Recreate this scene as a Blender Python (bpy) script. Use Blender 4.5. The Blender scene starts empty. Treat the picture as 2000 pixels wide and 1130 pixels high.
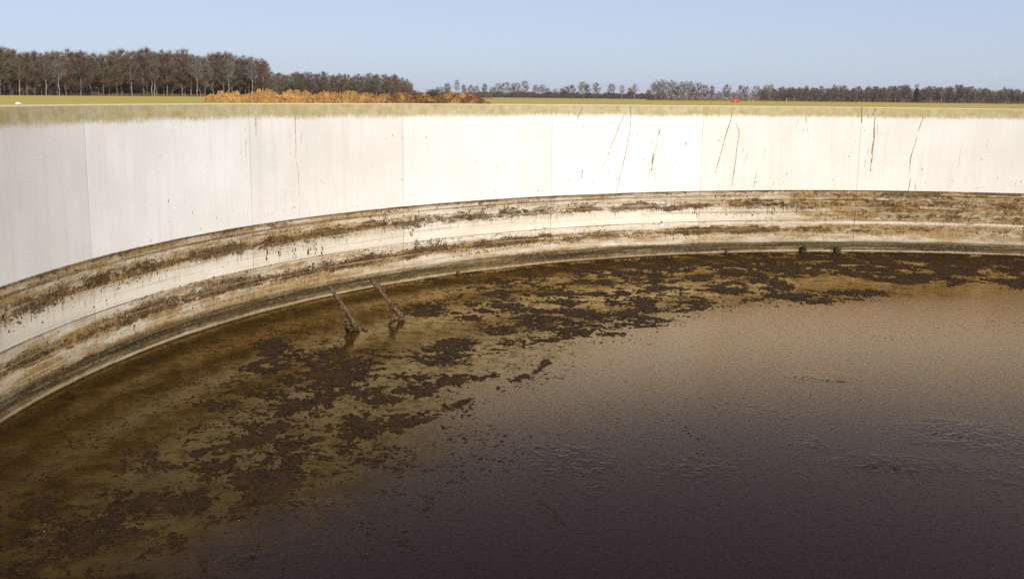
import bpy, math, random
import numpy as np
from mathutils import Vector, Matrix

random.seed(7)
rng = np.random.default_rng(7)
scene = bpy.context.scene
COL = scene.collection

# ------------------------------------------------------------------ survey of the place (metres, slurry level = 0)
FPX, PITCH, ROLL = 2095.6, 0.178087, 0.0114527          # lens in pixels of a 2000 px wide picture
EYE = 2.756
RIM = 2.632                                            # top of the tank wall
LINE = 1.133                                           # old slurry line on the wall
CX, CY, R, TH0 = 6.6958, 8.6318, 10.9822, 3.248809
PW = 3.0                                               # panel width
FIELD = EYE - 1.40                                     # field level outside
THICK = 0.17


def ray(px, py):
    X, Y = px - 1000.0, py - 565.0
    c, s = math.cos(ROLL), math.sin(ROLL)
    X, Y = c * X + s * Y, -s * X + c * Y
    c, s = math.cos(PITCH), math.sin(PITCH)
    u = -Y / FPX
    return np.array([X / FPX, c + u * s, -s + u * c])


def on_level(px, py, z=0.0):
    r = ray(px, py)
    t = (z - EYE) / r[2]
    return np.array([0, 0, EYE]) + t * r


def on_wall(px, py):                                   # (s along the wall, z)
    r = ray(px, py)
    a = r[0] ** 2 + r[1] ** 2
    b = -(r[0] * CX + r[1] * CY)
    c = CX * CX + CY * CY - R * R
    t = (-b + math.sqrt(b * b - a * c)) / a
    p = np.array([0, 0, EYE]) + t * r
    th = math.atan2(p[1] - CY, p[0] - CX)
    d = (TH0 - th) % (2 * math.pi)
    return d * R, p[2]


def at_dist(px, dist):                                 # plan position at a depth, under picture column px near the horizon
    return (px - 1004.2) / FPX * dist * math.cos(PITCH), dist


def horizon(px):
    return 565 - FPX * math.tan(PITCH) + (px - 1000) * math.tan(ROLL)


def wall_pt(s, z, off=0.0):                            # off: towards the tank centre
    th = TH0 - s / R
    return (CX + (R - off) * math.cos(th), CY + (R - off) * math.sin(th), z)


# ------------------------------------------------------------------ noise
def _hash(ix, iy, seed):
    h = (ix * 374761393 + iy * 668265263 + seed * 974634777) & 0xFFFFFFFF
    h = ((h ^ (h >> 13)) * 1274126177) & 0xFFFFFFFF
    h = h ^ (h >> 16)
    return (h & 0xFFFF) / 65535.0


def vnoise(x, y, seed=0):
    ix = np.floor(x).astype(np.int64); iy = np.floor(y).astype(np.int64)
    fx = x - ix; fy = y - iy
    a = 2 * math.pi

    def g(dx, dy):
        t = _hash(ix + dx, iy + dy, seed) * a
        return np.cos(t) * (fx - dx) + np.sin(t) * (fy - dy)
    u = fx * fx * fx * (fx * (fx * 6 - 15) + 10); v = fy * fy * fy * (fy * (fy * 6 - 15) + 10)
    n0 = g(0, 0) * (1 - u) + g(1, 0) * u
    n1 = g(0, 1) * (1 - u) + g(1, 1) * u
    return n0 * (1 - v) + n1 * v


def fbm(x, y, octaves=5, seed=0, gain=0.5, lac=2.03):
    out = 0.0; amp = 1.0
    for i in range(octaves):
        out = out + amp * vnoise(x, y, seed + i * 17)
        x = x * lac + 13.7; y = y * lac - 7.1; amp *= gain
    return out


# ------------------------------------------------------------------ object helpers
def tag(o, label=None, cat=None, group=None, kind=None):
    if label: o['label'] = label
    if cat: o['category'] = cat
    if group: o['group'] = group
    if kind: o['kind'] = kind
    return o


def link(o, parent=None):
    COL.objects.link(o)
    if parent is not None: o.parent = parent
    return o


def empty(name, loc=(0, 0, 0), rz=0.0):
    o = bpy.data.objects.new(name, None)
    o.location = loc; o.rotation_euler = (0, 0, rz)
    o.empty_display_size = 0.2
    return link(o)


def mesh_np(name, V, F, mats, parent=None, smooth=False, matidx=None):
    me = bpy.data.meshes.new(name)
    me.from_pydata([tuple(v) for v in V], [], [tuple(f) for f in F])
    for m in (mats if isinstance(mats, (list, tuple)) else [mats]): me.materials.append(m)
    if matidx is not None: me.polygons.foreach_set('material_index', np.asarray(matidx, np.int32))
    if smooth: me.polygons.foreach_set('use_smooth', np.ones(len(me.polygons), bool))
    me.update()
    o = bpy.data.objects.new(name, me)
    return link(o, parent)


def mesh_fast(name, V, F, mat, parent=None, smooth=True):   # V (n,3) F (m,4) arrays
    me = bpy.data.meshes.new(name)
    k = F.shape[1]
    me.vertices.add(len(V)); me.vertices.foreach_set('co', V.astype(np.float32).ravel())
    me.loops.add(F.size); me.loops.foreach_set('vertex_index', F.astype(np.int32).ravel())
    me.polygons.add(len(F))
    me.polygons.foreach_set('loop_start', np.arange(0, F.size, k, dtype=np.int32))
    me.polygons.foreach_set('loop_total', np.full(len(F), k, np.int32))
    me.polygons.foreach_set('use_smooth', np.full(len(F), smooth, bool))
    me.materials.append(mat)
    me.update(calc_edges=True); me.validate()
    o = bpy.data.objects.new(name, me)
    return link(o, parent)


class Geo:
    def __init__(self):
        self.V = []; self.F = []; self.M = []

    def face(self, pts, m=0):
        n = len(self.V); self.V.extend(pts); self.F.append(tuple(range(n, n + len(pts)))); self.M.append(m)

    def tube(self, pts, rad, sides=4, m=0, cap=True):
        rings = []
        for i, p in enumerate(pts):
            p = Vector(p)
            d = (Vector(pts[min(i + 1, len(pts) - 1)]) - Vector(pts[max(i - 1, 0)])).normalized()
            a = d.orthogonal().normalized() if i == 0 else (a - d * a.dot(d)).normalized()
            b = d.cross(a)
            n = len(self.V)
            for k in range(sides):
                t = 2 * math.pi * k / sides
                self.V.append(tuple(p + (a * math.cos(t) + b * math.sin(t)) * rad[i]))
            rings.append(n)
        for i in range(len(rings) - 1):
            for k in range(sides):
                k2 = (k + 1) % sides
                self.F.append((rings[i] + k, rings[i] + k2, rings[i + 1] + k2, rings[i + 1] + k)); self.M.append(m)
        if cap:
            self.F.append(tuple(rings[0] + k for k in reversed(range(sides)))); self.M.append(m)
            self.F.append(tuple(rings[-1] + k for k in range(sides))); self.M.append(m)

    def box(self, c, s, m=0, rz=0.0):
        x, y, z = [v / 2 for v in s]
        ca, sa = math.cos(rz), math.sin(rz)
        n = len(self.V)
        for dz in (-z, z):
            for dx, dy in ((-x, -y), (x, -y), (x, y), (-x, y)):
                self.V.append((c[0] + dx * ca - dy * sa, c[1] + dx * sa + dy * ca, c[2] + dz))
        for f in ((3, 2, 1, 0), (4, 5, 6, 7), (0, 1, 5, 4), (1, 2, 6, 5), (2, 3, 7, 6), (3, 0, 4, 7)):
            self.F.append(tuple(n + i for i in f)); self.M.append(m)

    def lump(self, c, r, seed, squash=(1, 1, 1), m=0, nu=10, nv=7, amp=.3):
        rr = random.Random(seed)
        ph = [(rr.uniform(1.5, 4), rr.uniform(0, 6.3), Vector((rr.uniform(-1, 1), rr.uniform(-1, 1), rr.uniform(-1, 1))).normalized()) for _ in range(7)]
        n = len(self.V)
        for j in range(nv + 1):
            for i in range(nu):
                th = math.pi * j / nv; fi = 2 * math.pi * i / nu
                d = Vector((math.sin(th) * math.cos(fi), math.sin(th) * math.sin(fi), math.cos(th)))
                k = 1 + amp * sum(math.sin(f * 2.2 * d.dot(a) + p) for f, p, a in ph) / 3.0
                self.V.append((c[0] + d.x * r * k * squash[0], c[1] + d.y * r * k * squash[1], c[2] + d.z * r * k * squash[2]))
        for j in range(nv):
            for i in range(nu):
                i2 = (i + 1) % nu
                self.F.append((n + j * nu + i, n + (j + 1) * nu + i, n + (j + 1) * nu + i2, n + j * nu + i2)); self.M.append(m)

    def build(self, name, mats, parent=None, smooth=False):
        return mesh_np(name, self.V, self.F, mats, parent, smooth, self.M if isinstance(mats, (list, tuple)) else None)


# ------------------------------------------------------------------ node helper
class NT:
    def __init__(self, name, rough=0.8, spec=0.3):
        self.mat = bpy.data.materials.new(name); self.mat.use_nodes = True
        self.t = self.mat.node_tree; self.n = self.t.nodes
        self.b = self.n['Principled BSDF']
        self.b.inputs['Roughness'].default_value = rough
        self.b.inputs['Specular IOR Level'].default_value = spec

    def new(self, ty, **kw):
        nd = self.n.new(ty)
        for k, v in kw.items(): setattr(nd, k, v)
        return nd

    def put(self, sock, v):
        if isinstance(v, bpy.types.NodeSocket): self.t.links.new(v, sock)
        elif v is not None:
            if isinstance(v, (tuple, list)) and sock.type == 'RGBA' and len(v) == 3: v = (*v, 1)
            if sock.type == 'RGBA' and isinstance(v, (int, float)): v = (v, v, v, 1)
            sock.default_value = v

    def m(self, op, a, b=None, c=None, clamp=False):
        nd = self.new('ShaderNodeMath', operation=op, use_clamp=clamp)
        for i, v in enumerate((a, b, c)):
            if v is not None: self.put(nd.inputs[i], v)
        return nd.outputs[0]

    def vec(self, x, y, z=0.0):
        nd = self.new('ShaderNodeCombineXYZ')
        for i, v in enumerate((x, y, z)): self.put(nd.inputs[i], v)
        return nd.outputs[0]

    def noise(self, v, scale, detail=5, rough=.55, dist=0.0):
        nd = self.new('ShaderNodeTexNoise')
        self.put(nd.inputs['Vector'], v); nd.inputs['Scale'].default_value = scale
        nd.inputs['Detail'].default_value = detail; nd.inputs['Roughness'].default_value = rough
        nd.inputs['Distortion'].default_value = dist
        return nd.outputs['Fac']

    def voro(self, v, scale):
        nd = self.new('ShaderNodeTexVoronoi')
        self.put(nd.inputs['Vector'], v); nd.inputs['Scale'].default_value = scale
        return nd.outputs['Distance'], nd.outputs['Color']

    def ss(self, v, a, b, lo=0.0, hi=1.0):
        nd = self.new('ShaderNodeMapRange', interpolation_type='SMOOTHSTEP')
        for i, x in enumerate((v, a, b, lo, hi)): self.put(nd.inputs[i], x)
        return nd.outputs[0]

    def ramp(self, v, stops):
        nd = self.new('ShaderNodeValToRGB'); e = nd.color_ramp.elements
        while len(e) > 1: e.remove(e[-1])
        for i, (p, c) in enumerate(stops):
            el = e[0] if i == 0 else e.new(p)
            el.position = p
            el.color = (c, c, c, 1) if not isinstance(c, (tuple, list)) else (*c, 1)
        self.put(nd.inputs[0], v)
        return nd.outputs[0]

    def mix(self, f, a, b, mode='MIX'):
        nd = self.new('ShaderNodeMix', data_type='RGBA', blend_type=mode)
        self.put(nd.inputs[0], f); self.put(nd.inputs[6], a); self.put(nd.inputs[7], b)
        return nd.outputs[2]

    def bump(self, h, strength=.4, dist=.01, prev=None):
        nd = self.new('ShaderNodeBump')
        nd.inputs['Strength'].default_value = strength; nd.inputs['Distance'].default_value = dist
        self.put(nd.inputs['Height'], h)
        if prev is not None: self.put(nd.inputs['Normal'], prev)
        return nd.outputs[0]

    def out(self, color=None, rough=None, normal=None):
        if color is not None: self.put(self.b.inputs['Base Color'], color)
        if rough is not None: self.put(self.b.inputs['Roughness'], rough)
        if normal is not None: self.put(self.b.inputs['Normal'], normal)
        return self.mat

    def obj_co(self):
        return self.new('ShaderNodeTexCoord').outputs['Object']

    def world_co(self):
        return self.new('ShaderNodeNewGeometry').outputs['Position']


def plain(name, a, b, scale=6, rough=.85, bump=.3, dist=.02, spec=.2):
    t = NT(name, rough, spec); co = t.obj_co()
    n = t.noise(co, scale, 6, .6)
    return t.out(t.mix(t.ss(n, .35, .65), a, b), None, t.bump(n, bump, dist))


# ------------------------------------------------------------------ materials
def wall_material():
    t = NT('tank_concrete', .9, .15)
    uv = t.new('ShaderNodeUVMap', uv_map='wall'); sp = t.new('ShaderNodeSeparateXYZ'); t.put(sp.inputs[0], uv.outputs[0])
    s, z = sp.outputs[0], sp.outputs[1]
    P = t.vec(s, z, 0.0)
    Pv = t.vec(t.m('MULTIPLY', s, 5.0), t.m('MULTIPLY', z, .35), 3.1)      # runs down the wall
    Ph = t.vec(t.m('MULTIPLY', s, .16), t.m('MULTIPLY', z, 4.0), 7.7)      # lies along the wall
    tone = t.new('ShaderNodeObjectInfo').outputs['Color']
    n1 = t.noise(P, 1.3, 4, .5); n2 = t.noise(Pv, 2.0, 5, .6); n3 = t.noise(P, 45, 4, .6); nh = t.noise(Ph, 3.0, 6, .65)
    base = t.mix(t.ss(n1, .3, .7), (.60, .585, .540), (.66, .645, .605))
    base = t.mix(t.m('MULTIPLY', t.ss(n2, .45, .7), .4), base, (.55, .52, .46))
    base = t.mix(t.m('MULTIPLY', t.ss(n3, .5, .7), .35), base, (.47, .44, .39))
    base = t.mix(1.0, base, tone, 'MULTIPLY')
    # algae under the rim
    drop = t.m('SUBTRACT', RIM, z)
    wob = t.m('MULTIPLY', t.m('SUBTRACT', t.noise(t.vec(t.m('MULTIPLY', s, 9.0), t.m('MULTIPLY', z, .5), 5.1), 3.0, 6, .7), .5), .10)
    wob2 = t.m('MULTIPLY', t.m('SUBTRACT', t.noise(P, 1.1, 3, .5), .5), .06)
    alg = t.ss(t.m('ADD', t.m('ADD', drop, wob), t.m('ADD', wob2, t.m('MULTIPLY', t.m('SUBTRACT', t.noise(P, 22, 5, .7), .5), .10))), .135, .215, 1.0, 0.0)
    algc = t.mix(t.ss(t.noise(P, 9, 6, .65), .3, .7), (.37, .30, .115), (.27, .215, .07))
    nz = t.new('ShaderNodeSeparateXYZ'); t.put(nz.inputs[0], t.new('ShaderNodeNewGeometry').outputs['Normal'])
    base = t.mix(t.ss(nz.outputs[2], .4, .8), base, (.46, .40, .25))
    alg = t.m('MULTIPLY', alg, t.ss(nz.outputs[2], .4, .8, 1.0, .25))
    col = t.mix(t.m('MULTIPLY', alg, t.ss(t.noise(P, 5.0, 7, .7), .2, .7, .6, .95)), base, algc)
    # below the old slurry line: T runs 0 (line) .. 1 (slurry)
    T0 = t.m('DIVIDE', t.m('SUBTRACT', LINE, z), LINE)
    wl = t.m('MULTIPLY', t.m('SUBTRACT', t.noise(P, 3.0, 4, .6), .5), .045)
    wf = t.m('MULTIPLY', t.m('SUBTRACT', t.noise(P, 26, 5, .65), .5), .05)
    T = t.m('ADD', t.m('ADD', T0, wl), wf)
    Tl = t.m('ADD', T0, t.m('MULTIPLY', wf, .25))                         # crisp horizontal lines
    right = t.ss(t.m('ADD', s, t.m('MULTIPLY', t.m('SUBTRACT', n1, .5), 4.0)), 15.0, 18.6)
    mid = t.m('MULTIPLY', t.ss(s, 7.0, 10.0), t.m('SUBTRACT', 1.0, right))
    tan = t.ramp(T, [(0, .72), (.03, .62), (.1, .5), (.17, .62), (.24, .6), (.3, .22), (.36, .05), (.47, .05), (.5, .38), (.57, .5),
                     (.62, .85), (.68, .8), (.72, .55), (.8, .6), (.84, .8), (.95, .75), (1, .7)])
    tanm = t.ramp(T, [(0, .45), (.06, .35), (.12, .28), (.2, .4), (.25, .25), (.3, .12), (.4, .03), (.5, .08), (.56, .25), (.61, .75),
                      (.67, .7), (.72, .35), (.8, .35), (.85, .8), (1, .7)])
    tanr = t.ramp(T, [(0, .75), (.1, .7), (.2, .8), (.3, .62), (.42, .7), (.49, .5), (.52, .12), (.55, .6), (.62, .8), (.68, .75), (.74, .35),
                      (.82, .4), (.87, .75), (1, .7)])
    tf = t.mix(right, t.mix(mid, tan, tanm), tanr)
    tf = t.m('MULTIPLY', tf, t.ss(nh, .3, .65, .7, 1.7), clamp=True)
    tf = t.m('MULTIPLY', tf, t.ss(t.noise(t.vec(t.m('MULTIPLY', s, .6), z, 4.0), 70, 6, .75), .3, .6, .5, 1.2), clamp=True)
    below = t.ss(Tl, -.004, .004)
    col = t.mix(t.m('MULTIPLY', below, .85), col, t.mix(1.0, col, (1.0, .95, .84), 'MULTIPLY'))
    tf = t.m('MULTIPLY', t.m('MULTIPLY', tf, t.ss(t.noise(t.vec(t.m('MULTIPLY', s, .3), t.m('MULTIPLY', z, 1.6), 3.3), 6, 7, .7), .32, .62, .55, 1.6), clamp=True), below)
    tanc = t.mix(t.ss(t.noise(P, 7, 6, .6), .3, .7), (.34, .235, .100), (.170, .102, .034))
    col = t.mix(tf, col, tanc)
    # crust, threshold noise
    Tc = t.m('ADD', T, t.m('MULTIPLY', t.m('SUBTRACT', t.noise(t.vec(s, t.m('MULTIPLY', z, .3), 8.0), 1.9, 5, .65), .5), .16))
    W = t.ramp(Tc, [(0, .62), (.03, .45), (.07, .3), (.12, .3), (.17, .62), (.22, .74), (.27, .55), (.31, .2), (.34, 0), (.47, 0), (.49, .45),
                   (.53, .3), (.57, .55), (.61, .82), (.66, .78), (.70, .3), (.78, .12), (.84, .45), (.94, .45), (.97, .1), (1, .2)])
    Wr = t.ramp(Tc, [(0, .7), (.05, .5), (.12, .4), (.2, .62), (.27, .45), (.35, .45), (.44, .5), (.49, .3), (.53, .05), (.58, .5), (.66, .5), (.72, .1),
                    (.84, .2), (.9, .45), (.96, .6), (1, .1)])
    Wf = t.mix(right, W, Wr)
    patch = t.noise(t.vec(t.m('MULTIPLY', s, .8), t.m('MULTIPLY', z, 2.2), 6.0), 1.5, 4, .6)
    Wf = t.m('MULTIPLY', Wf, t.m('MULTIPLY', t.ss(patch, .30, .66, .55, 1.3), t.m('SUBTRACT', 1.0, t.m('MULTIPLY', mid, .06))))
    ncr = t.noise(t.vec(t.m('MULTIPLY', s, .42), z, 1.0), 19, 9, .78, .4)
    thr = t.m('SUBTRACT', .74, t.m('MULTIPLY', Wf, .44))
    d = t.m('SUBTRACT', ncr, thr)
    cr = t.m('MULTIPLY', t.ss(d, -.02, .06), below)
    crc = t.mix(t.ss(t.noise(P, 40, 4, .7), .3, .7), (.070, .036, .010), (.024, .011, .003))
    col = t.mix(t.m('MULTIPLY', cr, t.ss(t.noise(P, 5, 5, .6), .3, .6, .65, 1.0)), col, crc)
    # runs below the first crust
    runs = t.m('MULTIPLY', t.ss(t.noise(t.vec(t.m('MULTIPLY', s, 6), t.m('MULTIPLY', z, .7), 9), 3, 5, .7), .53, .68), t.ramp(T, [(.14, 0), (.2, .8), (.3, .7), (.44, 0), (.5, .3), (.6, .5), (.72, .0)]))
    col = t.mix(t.m('MULTIPLY', runs, .75), col, (.20, .115, .042))
    dr = t.m('MULTIPLY', t.ss(t.noise(t.vec(t.m('MULTIPLY', s, 4.2), t.m('MULTIPLY', z, .8), 15), 4, 6, .75), .57, .64), t.ramp(Tc, [(.16, 0), (.21, .9), (.32, .8), (.42, 0), (.6, 0), (.64, .7), (.72, .4), (.78, 0)]))
    col = t.mix(t.m('MULTIPLY', dr, .85), col, (.085, .046, .014))
    # crisp old level lines
    def line(pos, w, k):
        dd = t.m('ABSOLUTE', t.m('SUBTRACT', Tl, pos))
        return t.m('MULTIPLY', t.ss(dd, 0.0, w, k, 0.0), t.ss(t.noise(Ph, 4.0, 4, .6), .3, .6, .35, 1.0))
    lines = line(.008, .020, .95)
    for pos, w, k in ((.078, .016, .85), (.155, .007, .45), (.242, .009, .7), (.482, .012, .9), (.657, .009, .5), (.3, .004, .3), (.745, .005, .35), (.79, .004, .35)):
        lines = t.m('MAXIMUM', lines, line(pos, w, k))
    col = t.mix(lines, col, (.06, .033, .012))
    # dark wet band and pale edge
    db = t.ramp(t.m('ADD', T0, t.m('MULTIPLY', t.m('SUBTRACT', nh, .5), .05)), [(.795, 0), (.838, .85), (.87, .97), (.92, .92), (.95, .8), (.966, .25), (.982, .1), (.990, .85), (1, .98)])
    dbn = t.m('MULTIPLY', db, t.ss(t.noise(t.vec(t.m('MULTIPLY', s, .5), t.m('MULTIPLY', z, 2), 2), 34, 6, .75), .3, .6, .6, 1.1), clamp=True)
    dbn = t.m('MULTIPLY', dbn, t.ss(t.noise(t.vec(t.m('MULTIPLY', s, .2), t.m('MULTIPLY', z, 9), 1.5), 3.5, 6, .7), .33, .55, .5, 1.08), clamp=True)
    dcol = t.mix(t.ss(nh, .35, .65), (.016, .0135, .006), (.050, .038, .017))
    col = t.mix(dbn, col, dcol)
    pl = t.ramp(T0, [(.966, 0), (.972, .7), (.982, .7), (.988, 0)])
    col = t.mix(t.m('MULTIPLY', pl, t.ss(nh, .3, .6, .35, 1.0)), col, (.36, .30, .19))
    # joint staining: darker near the slurry
    h = t.m('ADD', t.m('MULTIPLY', cr, .8), t.m('MULTIPLY', n3, .12))
    nb = t.bump(h, .6, .012)
    fib = t.m('MULTIPLY', t.ss(t.noise(t.vec(t.m('MULTIPLY', s, .7), z, 2.0), 55, 6, .8, .8), .52, .62), t.m('MULTIPLY', tf, .7))
    col = t.mix(fib, col, (.075, .042, .014))
    strat = t.noise(t.vec(t.m('MULTIPLY', s, .13), t.m('MULTIPLY', t.m('ADD', z, t.m('MULTIPLY', wl, .25)), 15.0), 4.4), 2.2, 6, .7)
    sd = t.m('MULTIPLY', t.m('MULTIPLY', t.ss(strat, .54, .64), below), t.ss(T, .30, .47, 1.0, .45)); sd = t.m('MULTIPLY', sd, t.m('ADD', .35, t.m('MULTIPLY', tf, .65)))
    col = t.mix(sd, col, (.10, .056, .018))
    sl = t.m('MULTIPLY', t.m('MULTIPLY', t.ss(strat, .36, .46, 1.0, 0.0), below), t.m('MULTIPLY', t.m('SUBTRACT', 1.0, dbn), .55))
    col = t.mix(sl, col, (.50, .40, .235))
    fil = t.m('MULTIPLY', t.m('MULTIPLY', t.ss(t.noise(t.vec(s, t.m('MULTIPLY', z, .8), 12.0), 40, 5, .75, .8), .55, .63), t.m('MULTIPLY', tf, .5)), t.m('SUBTRACT', 1.0, dbn))
    col = t.mix(fil, col, (.48, .38, .22))
    ro = t.mix(dbn, .9, .45)
    return t.out(col, ro, nb)


def slurry_material():
    t = NT('slurry_liquid', .1, .5)
    t.b.inputs['IOR'].default_value = 1.36
    at = t.new('ShaderNodeAttribute', attribute_name='skin')
    co = t.obj_co()
    big = t.noise(co, .9, 5, .6)
    sk = t.ss(t.m('ADD', at.outputs['Fac'], t.m('MULTIPLY', t.m('SUBTRACT', big, .5), .8)), .12, .88)
    fine = t.noise(co, 34, 6, .75); fine2 = t.noise(co, 95, 4, .7); swirl = t.noise(co, 2.2, 6, .62, 1.2)
    clear = t.mix(t.ss(swirl, .35, .7), (.015, .0080, .0014), (.044, .026, .0055))
    skin = t.mix(t.ss(fine, .35, .65), (.0075, .0030, .0068), (.017, .0085, .0120))
    grain = t.noise(co, 22, 9, .85)
    fleck = t.m('MULTIPLY', t.ss(grain, .53, .60), t.m('ADD', .25, t.m('MULTIPLY', sk, .75)))
    mott = t.m('MULTIPLY', t.ss(t.noise(co, 5.5, 9, .8), .47, .58), t.m('SUBTRACT', 1.0, sk))     # thin scum between the mats
    col = t.mix(sk, clear, skin)
    col = t.mix(t.m('MULTIPLY', fleck, .8), col, (.018, .009, .004))
    col = t.mix(t.m('MULTIPLY', mott, .8), col, (.032, .017, .0055))
    pa = t.new('ShaderNodeAttribute', attribute_name='pool')
    pools = t.ss(t.m('ADD', pa.outputs['Fac'], t.m('MULTIPLY', t.m('SUBTRACT', t.noise(co, 3.5, 6, .7), .5), 1.4))    , .34, .80)
    rough = t.mix(sk, t.ss(swirl, .3, .7, .06, .16), t.mix(pools, t.ss(fine, .3, .7, .07, .15), .04))
    hb = t.m('ADD', t.m('MULTIPLY', fine, .35), t.m('ADD', t.m('MULTIPLY', fine2, .22), t.m('MULTIPLY', grain, .45)))
    amp = t.m('MULTIPLY', sk, t.m('SUBTRACT', 1.0, t.m('MULTIPLY', pools, .8)))
    nb = t.bump(t.m('MULTIPLY', hb, t.m('ADD', .05, amp)), .25, .008)
    rip = t.noise(t.vec(t.new('ShaderNodeSeparateXYZ').outputs[0], 0, 0), 1, 1) if False else t.noise(co, 7, 3, .5)
    wv = t.new('ShaderNodeTexNoise'); t.put(wv.inputs['Vector'], co); wv.inputs['Scale'].default_value = 11; wv.inputs['Detail'].default_value = 3; wv.inputs['Distortion'].default_value = 1.5
    nb = t.bump(t.m('MULTIPLY', wv.outputs['Fac'], t.m('ADD', .14, pools)), .30, .012, nb)
    # liquid body under a thin yellowish film that colours what it mirrors
    dif = t.new('ShaderNodeBsdfDiffuse'); t.put(dif.inputs['Color'], col); t.put(dif.inputs['Normal'], nb)
    glo = t.new('ShaderNodeBsdfGlossy'); t.put(glo.inputs['Roughness'], rough); t.put(glo.inputs['Normal'], nb)
    t.put(glo.inputs['Color'], t.mix(sk, (.82, .65, .36), (.97, .795, .56)))
    fr = t.new('ShaderNodeFresnel'); fr.inputs['IOR'].default_value = 1.35; t.put(fr.inputs['Normal'], nb)
    film = t.m('MULTIPLY', t.m('MULTIPLY', t.m('POWER', fr.outputs[0], 2.0), 4.5, clamp=True), t.m('MULTIPLY', t.m('SUBTRACT', 1.0, t.m('MULTIPLY', fleck, .72)), t.m('SUBTRACT', 1.0, t.m('MULTIPLY', mott, .62))))
    ms = t.new('ShaderNodeMixShader'); t.put(ms.inputs[0], film)
    t.t.links.new(dif.outputs[0], ms.inputs[1]); t.t.links.new(glo.outputs[0], ms.inputs[2])
    t.n.remove(t.b)
    t.t.links.new(ms.outputs[0], t.n['Material Output'].inputs['Surface'])
    return t.mat


def crust_material():
    t = NT('floating_crust', .85, .08)
    co = t.obj_co()
    n = t.noise(co, 38, 6, .7); n2 = t.noise(co, 1.6, 4, .6)
    c = t.mix(t.ss(n, .3, .7), (.013, .0055, .0016), (.054, .027, .0085))
    c = t.mix(t.m('MULTIPLY', t.ss(n2, .45, .7), .6), c, (.044, .025, .0055))
    c = t.mix(t.m('MULTIPLY', t.ss(t.noise(co, 7, 7, .75), .48, .62), .7), c, (.012, .007, .0025))
    c = t.mix(t.m('MULTIPLY', t.ss(t.noise(co, 3.1, 5, .7), .54, .66), .6), c, (.046, .023, .008))
    v, vc = t.voro(co, 22)
    spx = t.new('ShaderNodeSeparateColor'); t.put(spx.inputs[0], vc)
    glint_speck = t.m('MULTIPLY', t.ss(v, .05, .11, 1, 0), t.m('GREATER_THAN', spx.outputs[0], .93))  # tiny sun sparkles on the crust, painted into its colour as pale dots
    c = t.mix(t.m('MULTIPLY', glint_speck, .7), c, (.45, .40, .32))
    ro = t.ss(t.noise(co, 60, 3, .6), .3, .65, .35, .95)
    return t.out(c, ro, t.bump(t.m('ADD', n, t.noise(co, 110, 4, .7)), .8, .02))


def field_material():
    t = NT('field_grass', .95, .1)
    co = t.obj_co()
    n = t.noise(co, .05, 6, .65); n2 = t.noise(co, .6, 6, .7)
    c = t.mix(t.ss(n, .35, .65), (.29, .245, .042), (.37, .275, .065))
    c = t.mix(t.ss(n2, .35, .7), c, (.40, .31, .075))
    sp = t.new('ShaderNodeSeparateXYZ'); t.put(sp.inputs[0], co)
    c = t.mix(t.m('MULTIPLY', t.ss(t.noise(t.vec(t.m('MULTIPLY', sp.outputs[0], .15), sp.outputs[1], 0.0), .06, 4, .6), .5, .62), .5), c, (.42, .29, .11))
    return t.out(c, None, t.bump(n2, .5, .1))


def heap_material():
    t = NT('manure_straw', .95, .1)
    at = t.new('ShaderNodeAttribute', attribute_name='age')
    co = t.obj_co()
    n = t.noise(co, 1.1, 5, .65); n2 = t.noise(co, 6, 6, .75)
    fresh = t.mix(t.ss(n2, .35, .65), (.16, .075, .020), (.44, .255, .085))
    old = t.mix(t.ss(n2, .35, .65), (.055, .028, .011), (.23, .12, .045))
    f = t.ss(t.m('ADD', at.outputs['Fac'], t.m('MULTIPLY', t.m('SUBTRACT', n, .5), 1.2)), .3, .75)
    c = t.mix(f, fresh, old)
    c = t.mix(t.m('MULTIPLY', t.ss(t.noise(co, .55, 5, .65), .48, .62), .55), c, (.50, .30, .10))
    c = t.mix(t.m('MULTIPLY', t.ss(t.noise(co, 2.6, 6, .7), .53, .62), t.ss(at.outputs['Fac'], 0, 1, .55, .95)), c, (.035, .017, .007))
    return t.out(c, None, t.bump(n2, .8, .15))


M_WALL = wall_material()
M_SLURRY = slurry_material()
M_CRUST = crust_material()
M_FIELD = field_material()
M_HEAP = heap_material()
M_SEAL = plain('joint_sealant', (.20, .18, .14), (.34, .31, .25), 8)
M_SEALD = plain('stained_sealant', (.035, .026, .012), (.08, .06, .03), 8)
M_STREAK = plain('slurry_streak', (.16, .12, .05), (.30, .24, .12), 30)
M_FAINT = plain('slurry_faint', (.40, .32, .19), (.50, .42, .28), 20)
M_DRIED = plain('dried_crust', (.028, .015, .006), (.085, .048, .018), 22, bump=.6)
M_DRIEDT = plain('dried_crust_tan', (.10, .058, .022), (.20, .125, .05), 22, bump=.6)
M_RUST = plain('rusty_pipe', (.055, .031, .016), (.14, .088, .05), 30, .8, .5)
M_MUCK = plain('muck', (.040, .024, .012), (.115, .075, .035), 30, .7, .7)
M_MOSS = plain('mossy_muck', (.022, .020, .009), (.055, .048, .02), 30, .8, .7)
M_PALE = plain('pale_lump', (.62, .52, .46), (.75, .68, .60), 30)
M_BARK = plain('bark_brown', (.065, .050, .036), (.135, .105, .072), 3)
M_BARKG = plain('bark_green', (.08, .068, .042), (.17, .145, .09), 3)
M_BIRCH = plain('bark_birch', (.22, .19, .14), (.46, .41, .33), 1.2)
M_TWIG = [plain('twig_%s' % n, a, b, .8) for n, a, b in (
    ('brown', (.098, .066, .043), (.155, .110, .074)), ('olive', (.100, .080, .046), (.155, .126, .074)),
    ('purple', (.092, .058, .045), (.145, .096, .073)), ('red', (.12, .068, .044), (.16, .096, .064)), ('grey', (.12, .105, .082), (.19, .165, .13)))]
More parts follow.
